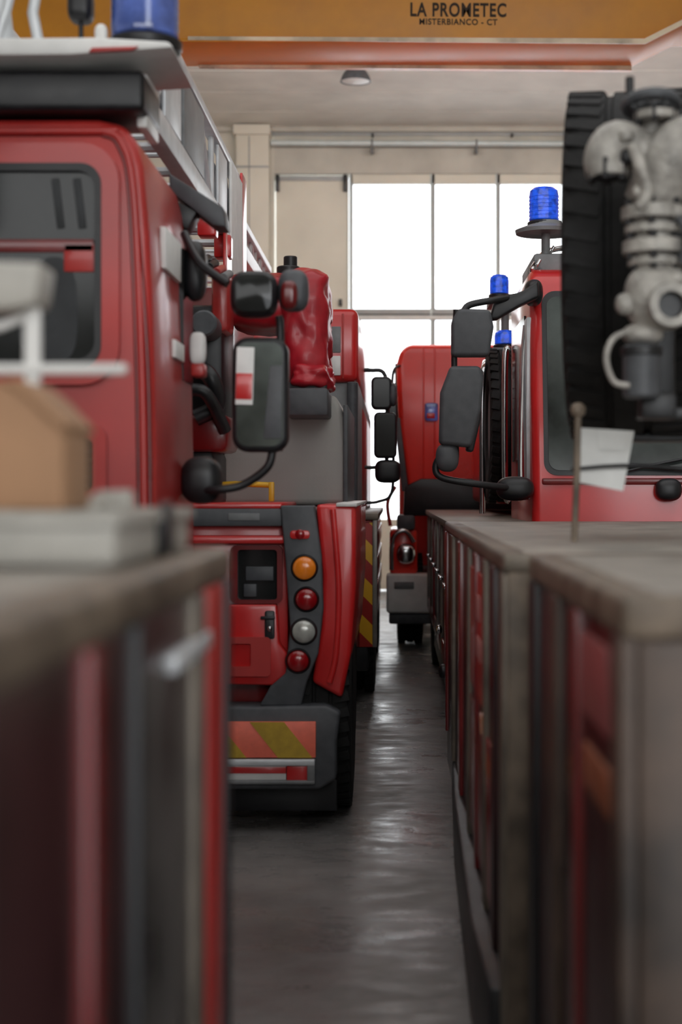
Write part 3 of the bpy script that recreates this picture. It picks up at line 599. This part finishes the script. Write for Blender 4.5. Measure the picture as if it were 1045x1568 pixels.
# clutter on the left locker
zt1=1.406; zc1=1.476
tr1=grp('plastic_tray',(-.7,2.3,zt1))
box('tray_case',tr1,CREAM,-1.1,-.35,1.97,2.66,zt1,zc1-.004,.012,3)
ring('tray_lip',tr1,CREAM,rr(-1.11,-.34,1.96,2.67,.03),rr(-1.08,-.37,1.99,2.64,.02),'Z',zc1-.016,zc1)
box('tray_lid',tr1,CREAM,-.56,-.44,2.3,2.47,zc1-.004,zc1+.012,.005)
yr_=2.42
prism('tray_ridge',tr1,CREAM,[(X(85,yr_),zc1-.004),(X(205,yr_),zc1-.004),(X(200,yr_),Z(750,yr_)),(X(150,yr_),Z(752,yr_)),(X(140,yr_),Z(765,yr_)),(X(95,yr_),Z(748,yr_))],'Y',2.40,2.45,.005)
box('tray_clip',tr1,BLK,-.352,-.335,2.3,2.38,zt1+.005,zc1+.008,.004,rot=(.1,'X'))
cb=grp('cardboard_box',(-.62,2.2,zc1))
yb=2.1; zk=zc1+.001
prism('carton',cb,CARD,[(-.72,zk),(X(98,yb),zk),(X(98,yb),Z(655,yb)),(X(60,yb),Z(625,yb)),(X(35,yb),Z(592,yb)),(X(0,yb),Z(585,yb)),(-.72,Z(590,yb))],'Y',yb,yb+.18,.006)
prism('carton_flap',cb,CARD,[(X(0,yb),Z(583,yb)),(X(30,yb),Z(580,yb)),(X(60,yb),Z(603,yb)),(X(103,yb),Z(648,yb)),(X(100,yb),Z(660,yb)),(X(58,yb),Z(622,yb)),(X(30,yb),Z(596,yb))],'Y',yb-.01,yb+.19,.002)
ws=grp('work_lamp_stand',(X(50,2.56),2.56,zc1+.002))
yw=2.56
box('upright',ws,WHT,X(38,yw),X(62,yw),yw-.012,yw+.012,zc1+.004,Z(470,yw),.006)
box('crossbar',ws,WHT,-.95,X(196,yw),yw-.018,yw+.006,Z(574,yw),Z(558,yw),.006)
prism('lamp_head',ws,CREAM,[(-.85,Z(485,yw)),(X(30,yw),Z(478,yw)),(X(66,yw),Z(470,yw)),(X(74,yw),Z(408,yw)),(-.85,Z(400,yw))],'Y',yw-.05,yw+.06,.01,3)
tube('brace',ws,WHT,[(X(50,yw),yw,Z(480,yw)),(X(0,yw),yw,Z(500,yw)),(-.9,yw,Z(520,yw))],.008,8,1)
box('stand_foot',ws,WHT,X(15,yw),X(80,yw),yw-.04,yw+.04,zc1+.001,zc1+.01,.004)
# ================================================================== RIGHT: SPARE WHEEL + PUMP MANIFOLD on the locker
SW=grp('spare_wheel',(.73,4.9,2.2)); zl=1.356
tyre(SW,(X(957,4.9)+.045,5.1,2.235),.555,.40,(1,-.16,0),True,'tyre',.018)
xq=X(1092,5.05)
box('carrier_post',SW,BLK,xq-.03,xq+.03,5.02,5.08,zl,1.72,.01)
box('carrier_foot',SW,BLK,xq-.06,xq+.06,4.97,5.13,zl,zl+.015,.004)
box('cradle',SW,BLK,X(900,4.9),xq,5.0,5.15,1.665,1.69,.01)
PM=grp('pump_manifold',(.8,4.35,2.2))
ym=4.3
def pX(u): return X(u,ym)
def pZ(v): return Z(v,ym)
tube('main_pipe',PM,CAST,[(pX(930),ym,pZ(268)),(pX(926),ym,pZ(240)),(pX(945),ym,pZ(216)),(pX(985),ym,pZ(235)),(pX(1000),ym,pZ(280)),(pX(1003),ym,pZ(400)),(pX(1005),ym,pZ(470))],.056,20)
tube('branch_pipe',PM,CAST,[(pX(1000),ym+.02,pZ(310)),(pX(1020),ym-.02,pZ(255)),(pX(1045),ym-.02,pZ(225)),(pX(1100),ym,pZ(215))],.078,20)
tube('upper_pipe',PM,CAST,[(pX(1000),ym+.05,pZ(250)),(pX(1000),ym+.05,pZ(200)),(pX(1010),ym+.05,pZ(165))],.042,16,r1=.03)
def flange(u,v,r,t,ax=(0,0,1),m=CAST,nm='flange',y=ym):
    lathe(nm,PM,m,[(r*.9,-t),(r,-t*.8),(r,t*.8),(r*.9,t)],(pX(u),y,pZ(v)),ax,28)
    if ax[2]:
        for i in range(6):
            a=2*PI*i/6+.3
            cyl(nm+'_bolt',PM,BLK,(pX(u)+r*.85*math.cos(a),y+r*.85*math.sin(a),pZ(v)-t*1.8),(pX(u)+r*.85*math.cos(a),y+r*.85*math.sin(a),pZ(v)+t*1.8),.010,8)
flange(930,262,.058,.016); flange(1001,328,.088,.02); flange(1001,352,.078,.013); flange(1004,380,.09,.02); flange(1004,402,.075,.012)
cyl('elbow_bore',PM,BLK,(pX(930),ym,pZ(274)),(pX(930),ym,pZ(270)),.045)
flange(1070,215,.1,.015,(1,0,0)); flange(1005,178,.06,.012); flange(1025,262,.088,.012,(.6,0,.8))
lathe('top_ring',PM,GREY,[(.055,-.012),(.08,-.012),(.085,0),(.08,.012),(.055,.012)],(pX(1000),ym+.02,pZ(158)),(0,.25,1),28,True)
for a in(0,60,120):
    ca,sa=.065*math.cos(math.radians(a)),.065*math.sin(math.radians(a))
    cyl('handwheel_spoke',PM,GREY,(pX(1000)-ca,ym+.02-sa,pZ(158)),(pX(1000)+ca,ym+.02+sa,pZ(158)),.006,8)
blob('valve_body',PM,CAST,(pX(1007),ym,pZ(455)),(.09,.08,.095),.42)
lathe('outlet_ring',PM,CAST,[(.036,.0),(.058,.0),(.062,.01),(.062,.08),(.036,.08)],(pX(1018),ym-.12,pZ(474)),(0,1,0),32,True)
cyl('outlet_bore',PM,BLK,(pX(1018),ym-.09,pZ(474)),(pX(1018),ym-.03,pZ(474)),.037)
blob('side_lug',PM,CAST,(pX(958),ym-.02,pZ(467)),(.03,.03,.03),.4)
tube('lug_arm',PM,CAST,[(pX(958),ym-.02,pZ(467)),(pX(1000),ym-.02,pZ(470))],.02,10,1)
tube('relief_pipe',PM,CAST,[(pX(965),ym-.06,pZ(230)),(pX(975),ym-.08,pZ(265)),(pX(985),ym-.08,pZ(300)),(pX(975),ym-.07,pZ(325))],.018,10)
tube('relief_pipe_b',PM,GREY,[(pX(1035),ym-.07,pZ(340)),(pX(1045),ym-.08,pZ(370)),(pX(1040),ym-.07,pZ(410))],.014,10)
blob('gland',PM,BLK,(pX(958),ym-.04,pZ(245)),(.018,.02,.022),.4)
blob('lower_valve',PM,CAST,(pX(985),ym,pZ(512)),(.055,.05,.03),.4)
cyl('motor_housing',PM,GREY,(pX(983),ym,pZ(610)),(pX(983),ym,pZ(528)),.052,24)
cyl('motor_collar',PM,BLK,(pX(983),ym,pZ(545)),(pX(983),ym,pZ(532)),.058,24)
tube('handle_loop',PM,CAST,[(pX(965),ym-.03,pZ(508)),(pX(938),ym-.03,pZ(520)),(pX(927),ym-.03,pZ(550)),(pX(938),ym-.03,pZ(585)),(pX(962),ym-.03,pZ(592))],.009,8)
tube('top_lever',PM,BLK,[(pX(965),ym,pZ(118)),(pX(968),ym,pZ(160)),(pX(990),ym,pZ(180))],.012,8)
for i,(u,v) in enumerate(((955,215),(1028,285),(1030,330),(975,300),(1032,430))): blob('boss_%d'%i,PM,CAST,(pX(u),ym-.05,pZ(v)),(.022,.025,.02),.4)
box('mount_plate',PM,BLK,pX(985),pX(1045),ym+.1,ym+.14,pZ(640),pZ(200),.01)
box('mount_arm',PM,BLK,pX(985),pX(1040),ym+.02,ym+.14,pZ(640),pZ(600),.01)
pxx=pX(1080)
box('mount_post',PM,BLK,pxx-.03,pxx+.03,ym+.08,ym+.14,zl,pZ(250),.01)
box('mount_arm_low',PM,BLK,pX(1020),pxx,ym+.1,ym+.14,pZ(640),pZ(620),.008)
nt_=grp('paper_notice',(X(930,4.8),4.7,1.6))
prism('sheet',nt_,PAPER,[(X(890,4.7),Z(655,4.7)),(X(972,4.7),Z(660,4.7)),(X(955,4.7),Z(752,4.7)),(X(884,4.7),Z(738,4.7))],'Y',4.70,4.703)
prism('fold',nt_,PAPER,[(X(915,4.7),Z(661,4.7)),(X(960,4.7),Z(664,4.7)),(X(958,4.7),Z(690,4.7)),(X(917,4.7),Z(688,4.7))],'Y',4.694,4.697)
tube('clip_rod',nt_,TAN,[(X(886,4.6),4.6,Z(625,4.6)),(X(884,4.6),4.6,Z(730,4.6)),(X(880,4.6),4.6,zl+.001)],.010,8,1)
blob('rod_knob',nt_,TAN,(X(886,4.6),4.6,Z(628,4.6)),(.022,.022,.022),.45)
tube('clip_wire',nt_,BLK,[(X(880,4.6),4.68,Z(718,4.6)),(X(960,4.6),4.68,Z(712,4.6)),(X(1045,4.6),4.68,Z(716,4.6)),(1.05,4.68,1.55)],.006,8,3)
# ================================================================== RIGHT: CAB FACING US
K=grp('rescue_truck',(1.8,8.3,0))
YR=8.3
def rx(u): return X(u,YR)
def rz(v): return Z(v,YR)
x0=rx(816); x1=3.1; zc=rz(400)
prism('cab_shell',K,REDB,[(YR,.6),(YR,rz(735)),(YR+.14,rz(470)),(YR+.22,rz(415)),(YR+.32,zc),(YR+1.55,zc),(YR+1.55,.6)],'X',x0,x1,.05,4)
def onface(z,off):
    z0,z1=rz(735),rz(470); return YR+.14*(z-z0)/(z1-z0)-off
def rak(pts,name,m,off,th):
    bm=bmesh.new(); A=[bm.verts.new((p[0],onface(p[1],off),p[1])) for p in pts]; B=[bm.verts.new((p[0],onface(p[1],off-th),p[1])) for p in pts]
    bm.faces.new(A); bm.faces.new(B[::-1]); n=len(pts)
    for i in range(n): bm.faces.new((A[i],A[(i+1)%n],B[(i+1)%n],B[i]))
    return fin(bm,name,m,K)
rak(rr(rx(834),x1-.08,rz(728),rz(440),.07),'windscreen_seal',BLK,.008,.02)
rak(rr(rx(841),x1-.1,rz(720),rz(449),.055),'windscreen',WSGLASS,.014,.02)
tube('wiper_a',K,BLK,[(rx(885),YR-.05,rz(714)),(rx(950),YR-.06,rz(712)),(rx(1060),YR-.05,rz(720))],.012)
tube('wiper_b',K,BLK,[(rx(905),YR-.05,rz(735)),(rx(980),YR-.06,rz(716)),(rx(1060),YR-.05,rz(700))],.008)
box('scuttle_panel',K,REDD,x0+.05,x1-.05,YR-.02,YR+.03,rz(742),rz(732),.01)
blob('washer_block',K,BLK,(rx(1022),YR-.05,rz(750)),(.07,.05,.06),.4)
box('cab_chassis',K,BLK,x0+.1,x1-.1,YR+.1,YR+1.5,.35,.62,.02)
box('bumper',K,WHT,x0,x1,YR-.02,YR+.2,.35,.62,.04)
wheel(K,x0+.16,YR+.75,.47,.28); wheel(K,x1-.16,YR+.75,.47,.28)
prism('side_window',K,DGLASS,[(YR+.35,rz(700)),(YR+1.3,rz(700)),(YR+1.3,rz(470)),(YR+.42,rz(470))],'X',x0-.01,x0+.02,.0)
tube('grab_rail',K,CHROME,[(x0-.01,YR+.1,rz(760)),(x0-.05,YR+.12,rz(740)),(x0-.03,YR+.25,rz(560)),(x0-.01,YR+.28,rz(490))],.018)
tube('grab_rail_b',K,CHROME,[(x0-.02,YR+1.35,rz(770)),(x0-.05,YR+1.35,rz(740)),(x0-.05,YR+1.35,rz(520)),(x0-.02,YR+1.35,rz(500))],.02)
box('pillar_strip',K,ALUL,x0-.02,x0+.02,YR+.16,YR+.3,rz(765),rz(480),.01)
yr=YR-.25
def qx(u): return X(u,yr)
def qz(v): return Z(v,yr)
prism('upper_mirror',K,GREY,[(qx(692),qz(545)),(qx(692),qz(490)),(qx(703),qz(472)),(qx(752),qz(474)),(qx(757),qz(500)),(qx(750),qz(545))],'Y',yr,yr+.12,.02,4)
prism('main_mirror',K,GREY,[(qx(673),qz(680)),(qx(675),qz(600)),(qx(690),qz(560)),(qx(736),qz(560)),(qx(742),qz(575)),(qx(738),qz(625)),(qx(722),qz(685))],'Y',yr,yr+.13,.022,4)
prism('main_mirror_rear',K,BLK,[(qx(715),qz(690)),(qx(728),qz(560)),(qx(742),qz(566)),(qx(738),qz(640)),(qx(726),qz(692))],'Y',yr+.05,yr+.17,.012,3)
blob('low_mirror',K,GREY,(qx(686),yr+.06,qz(700)),(.06,.05,.075),.4)
tube('mirror_arm_top',K,BLK,[(qx(712),yr+.06,qz(474)),(qx(722),yr+.07,qz(464)),(qx(760),yr+.09,qz(456)),(qx(800),yr+.2,qz(446)),(qx(830),yr+.4,qz(432))],.018)
prism('mirror_arm_fairing',K,BLK,[(qx(752),qz(486)),(qx(760),qz(456)),(qx(805),qz(440)),(qx(828),qz(424)),(qx(830),qz(450)),(qx(800),qz(464)),(qx(765),qz(484))],'Y',yr+.12,yr+.22,.012,3)
blob('mirror_arm_base',K,BLK,(qx(826),yr+.33,qz(436)),(.05,.1,.07),.4)
tube('mirror_arm_mid',K,BLK,[(qx(700),yr+.07,qz(472)),(qx(697),yr+.08,qz(550)),(qx(700),yr+.08,qz(700))],.016)
tube('mirror_arm_low',K,BLK,[(qx(680),yr+.07,qz(690)),(qx(668),yr+.07,qz(715)),(qx(680),yr+.07,qz(732)),(qx(740),yr+.1,qz(742)),(qx(800),yr+.25,qz(748))],.018)
blob('mirror_arm_boot',K,BLK,(qx(795),yr+.25,qz(748)),(.10,.07,.065),.4)
box('roof_rack_foot',K,GREYL,x0+.05,x0+.45,YR+.5,YR+1.3,zc,zc+.12,.02)
tube('roof_rail_a',K,CHROME,[(rx(826),YR+.4,zc),(rx(828),YR+.4,rz(392)),(rx(860),YR+.8,rz(350)),(rx(920),YR+.9,rz(335))],.016)
tube('roof_rail_b',K,CHROME,[(rx(838),YR+.4,zc),(rx(860),YR+.8,rz(368)),(rx(920),YR+.9,rz(352))],.012)
for i in range(5): tube('roof_rung_%d'%i,K,CHROME,[(rx(832+i*8),YR+.45+.08*i,rz(392-i*9)),(rx(840+i*8),YR+.45+.08*i,rz(378-i*9))],.009,8,1)
lathe('beacon_plate',K,GREYL,[(.02,0),(.12,.015),(.17,.0),(.175,.02),(.1,.05),(.09,.07)],(rx(853),YR+.6,rz(330)),(0,0,1),28)
cyl('beacon_post',K,GREYL,(rx(853),YR+.6,zc),(rx(853),YR+.6,rz(328)),.025)
beacon(K,rx(850),YR+.6,rz(320),.085,.23,BLUE,'tall_beacon')
# ================================================================== RIGHT: TRUCK BEHIND WITH SPARE WHEEL
B=grp('fire_engine',(1.9,12.3,0))
YT=10.9
tyre(B,(X(768,YT),YT,Z(652,YT)),.53,.21,(1,0,0),True,'spare_tyre')
box('spare_bracket',B,BLK,X(768,YT)-.05,X(768,YT)+.25,YT+.45,YT+.6,1.45,2.3,.01)
box('cab_body',B,REDB,.72,3.0,YT+.55,14.5,1.42,2.55,.05,3)
box('lower_body',B,RED,1.8,3.0,YT+.55,14.5,.6,1.45,.03)
box('chassis',B,BLK,1.85,2.95,YT+.7,14.4,.3,.62,.02)
for yy in(12.,14.): wheel(B,2.0,yy,.45,.26); wheel(B,2.85,yy,.45,.26)
prism('windscreen',B,WSGLASS,rr(1.0,2.85,1.75,2.45,.06),'Y',YT+.53,YT+.56)
box('beacon_shelf',B,GREYL,X(752,YT),X(798,YT),YT-.1,YT+.6,Z(534,YT)-.02,Z(534,YT),.008)
beacon(B,X(776,YT),YT+.1,Z(534,YT),.078,.14,BLUE,'low_beacon')
box('beacon_bar',B,GREYL,X(757,YT),X(800,YT),YT+.5,YT+.9,Z(452,YT),Z(442,YT),.01)
cyl('beacon_mast',B,GREYL,(X(785,YT),YT+.7,2.5),(X(785,YT),YT+.7,Z(450,YT)),.03)
beacon(B,X(774,YT),YT+.6,Z(442,YT),.072,.18,BLUE,'high_beacon')
tube('chrome_post',B,CHROME,[(X(737,YT),YT-.2,1.36),(X(737,YT),YT-.2,Z(600,YT)),(X(742,YT),YT-.1,Z(560,YT)),(X(750,YT),YT+.5,Z(548,YT))],.022)
tube('chrome_post_b',B,CHROME,[(X(798,YT),YT+.1,1.4),(X(798,YT),YT+.1,Z(500,YT)),(X(806,YT),YT+.4,Z(480,YT))],.03)
box('silver_panel',B,ALUL,X(795,YT),X(812,YT),YT+.1,YT+.5,1.42,Z(480,YT),.02)
# ================================================================== LIGHT
w=bpy.data.worlds.new('World'); scene.world=w; w.use_nodes=True
bg=w.node_tree.nodes['Background']; bg.inputs[0].default_value=(.93,.97,1,1); bg.inputs[1].default_value=3.8
def area(name,loc,rot,sx,sy,e,col):
    l=bpy.data.lights.new(name,'AREA'); l.shape='RECTANGLE'; l.size=sx; l.size_y=sy; l.energy=e; l.color=col
    o=bpy.data.objects.new(name,l); link(o); o.location=loc; o.rotation_euler=rot
area('ceiling_fill',(0,5.5,6.95),(0,0,0),9,8,250,(.97,.99,1))  # added fill light below the closed ceiling, no opening above it
area('ceiling_fill_rear',(.5,17.3,6.95),(0,0,0),10,2.6,130,(.97,.99,1))  # added fill light out of view, lifts back wall and far floor
area('daylight_front_doors',(0,-4.6,4.6),(math.radians(90),0,0),12,2.6,300,(.98,.99,1))
area('crane_uplight_fill',(1,YC+.9,zb+.45),(math.radians(145),0,0),10,.25,620,(.96,.985,1))  # added uplight hidden behind the girder, brightens ceiling and back wall
# ================================================================== CAMERA
cam=bpy.data.cameras.new('camera'); co=bpy.data.objects.new('camera',cam); link(co)
co.location=(0,0,EYE); co.rotation_euler=(PI/2,0,0)
cam.sensor_fit='VERTICAL'; cam.sensor_height=36; cam.sensor_width=24; cam.lens=F/1568*36
cam.shift_x=-(U0-522.5)/1568; cam.shift_y=-(784-V0)/1568
cam.dof.use_dof=True; cam.dof.focus_distance=9.0; cam.dof.aperture_fstop=cam.lens/30.
cam.clip_start=.05
scene.camera=co
scene.view_settings.view_transform='Standard'
